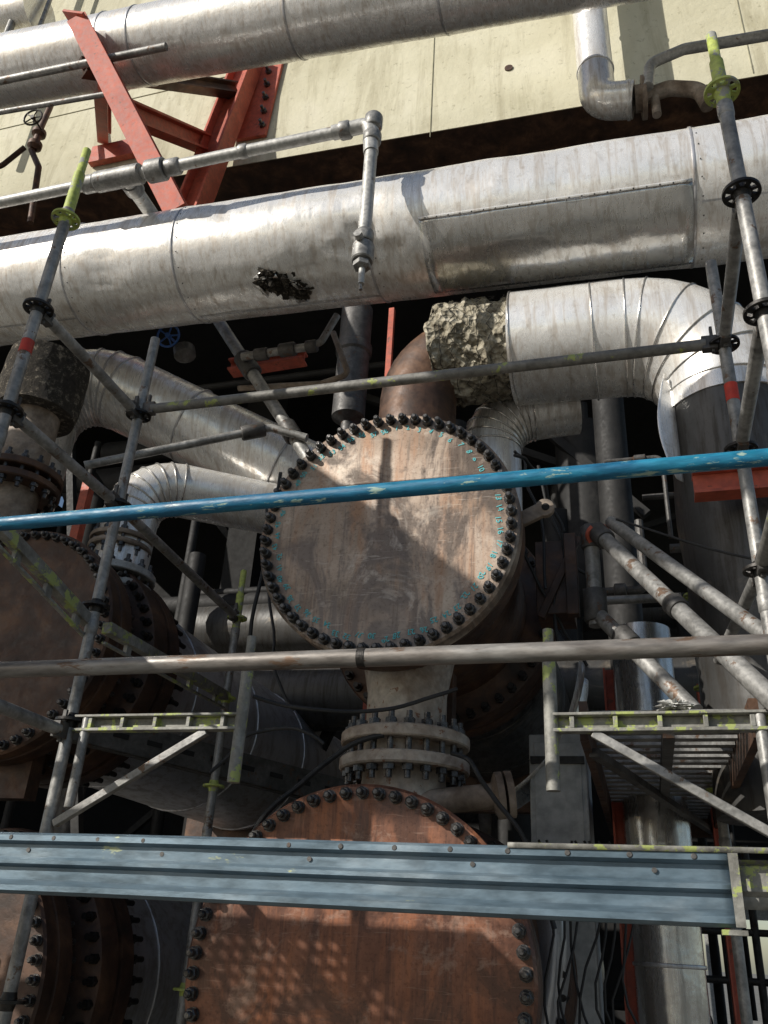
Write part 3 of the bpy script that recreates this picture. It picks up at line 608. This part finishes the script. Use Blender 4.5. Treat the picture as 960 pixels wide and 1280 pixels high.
# bundle looped across the top of the lower exchanger
cable((-1.72,3.5,.1),(-1.05,3.6,.83),-.16,.012,24,.05); cable((-.75,3.6,.75),(-.35,3.6,.1),-.14,.01,24,.05)
a.done('cables','cable',g)
random.seed(11)
g=G('background_pipework')
a1=Acc();a2=Acc();a3=Acc();a4=Acc()
for i in range(30):
    y=random.uniform(7.2,12.5); z=random.uniform(-1,7.2); r_=random.choice([.05,.08,.12,.2,.3]); xa=random.uniform(-10,-1); xb=xa+random.uniform(2,8)
    (a1 if i%6==0 else a2).sweep(fillet([(xa,y,z),(xb,y,z),(xb,y,z+random.choice([-2,2]))],r_*2),r_,18)
for i in range(34):
    x=random.uniform(-9,3); y=random.uniform(6.9,12); zt=random.uniform(2,7.2); r_=random.choice([.03,.05,.09,.15]); random.choice([a2,a2,a3]).tube((x,y,random.uniform(GZ,zt-2)),(x,y,zt),r_,14)
for i in range(14):
    y=random.uniform(6.9,12); x=random.uniform(-8,3); a4.beam((x,y,random.uniform(0,7)),(x+random.uniform(1,5),y,random.uniform(0,7)),.09,.09)
for i in range(8):
    x=random.uniform(-8,2); y=random.uniform(7,12); z=random.uniform(0,6); a3.lathe((x,y,z),(0,0,1),[(.1,0),(.28,.05),(.28,.1),(.28,.16),(.1,.2),(.12,.6),(.28,.62),(.28,.72)],20)
# closer small-bore clutter in the recess
for i in range(16):
    x=random.uniform(-.5,1.6); y=random.uniform(5.6,6.6); z=random.uniform(1.6,4.6); L=random.uniform(.4,1.2); r_=random.choice([.018,.025,.035])
    a3.sweep(fillet([(x,y,z),(x+L,y,z),(x+L,y,z+random.choice([-.7,.6]))],.06),r_,10)
    a3.lathe((x+L*.5,y,z),(1,0,0),[(r_,0),(r_*1.8,.01),(r_*1.8,.09),(r_,.1)],12)
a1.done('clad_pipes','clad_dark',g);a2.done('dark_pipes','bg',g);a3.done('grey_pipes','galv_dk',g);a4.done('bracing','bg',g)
g=G('grey_vertical_damper'); a=Acc(); a.lathe((-2.25,6,4.15),(0,0,1),[(.06,-.5),(.06,0),(.15,.06),(.15,.75),(.17,.77),(.17,.85),(.15,.87),(.15,1.3),(.05,1.35),(.05,2.5)],28); a.done('body','galv_dk',g)
g=G('yard_pipe_rack')
a=Acc()
for x in(1.4,4.5): a.box((x,24,2),(.15,.15,3.6))
for z in(1.2,2.8,4.4): a.box((3,24,z),(2.5,.12,.12))
a.done('frame','galv_lt',g)
a=Acc(); a.tube((-4,23.6,1.6),(9,23.6,1.6),.25); a.tube((-4,23.6,3.2),(9,23.6,3.2),.2)
a.done('pipes','clad',g)
a=Acc()
for x in(.75,1.05,1.5): a.tube((x,10.5,GZ),(x,10.5,1.2),.04)
for z in(-.6,-.1,.35,.8): a.tube((.3,10.5,z),(2.4,10.5,z),.035)
a.done('handrails','galv_dk',g)
# ---------------------------------------------------------------- unseen scaffold decks (beside / above the viewer) that shade and dapple the plant
g=G('added_shading_deck')  # added out of view to throw shade on the exchangers
a=Acc()
for i in range(10): y=-1.5+.335*i; a.box((-8.3,y+.16,4.5),(4.0,.158,.02))
for y in(-1.5,.2,1.8): a.tube((-12.3,y,4.44),(-4.28,y,4.44),.024)
for i in range(7): y=-1.2+.33*i; a.box((-3.0,y+.16,5.0),(1.0,.155,.02))  # second deck, added to shade the elbow's vertical leg
for y in(-1.2,1.05): a.tube((-7.0,y,4.95),(-2.0,y,4.95),.024)
a.done('planks','galv_dk',g)
a=Acc()
for x in(-12,-9.2,-6.6): 
    for y in(-1.4,1.7): a.tube((x,y,GZ),(x,y,5.6),.024)
a.done('standards','galv',g)
g=G('perforated_scaffold_deck')
a=Acc(); X0,X1,Y0,Y1=-3.62,-2.92,1.2,1.62
nx=11; ny=7
for i in range(nx+1): x=X0+(X1-X0)*i/nx; a.box((x,(Y0+Y1)/2,1.5),(.018,(Y1-Y0)/2,.0015))
for j in range(ny+1): y=Y0+(Y1-Y0)*j/ny; a.box(((X0+X1)/2,y,1.5032),((X1-X0)/2,.0185,.0015))
a.done('perforated_panel','galv_dk',g)
a=Acc(); a.box((-4.27,1.19,1.5),(.64,.43,.01)); a.box((-3.27,.975,1.5),(.35,.215,.01)); a.box((-2.61,1.19,1.5),(.3,.43,.01)); a.done('shading_planks','galv_dk',g)  # planks added out of view to keep the lower cover in shade
a=Acc()
for x in(-4.88,-3.7):
    for y in(.72,1.6): a.tube((x,y,GZ),(x,y,1.6),.024)
a.tube((-4.9,.72,1.465),(-2.3,.72,1.465),.024); a.tube((-4.9,1.635,1.465),(-2.3,1.635,1.465),.024)
a.done('legs','galv',g)
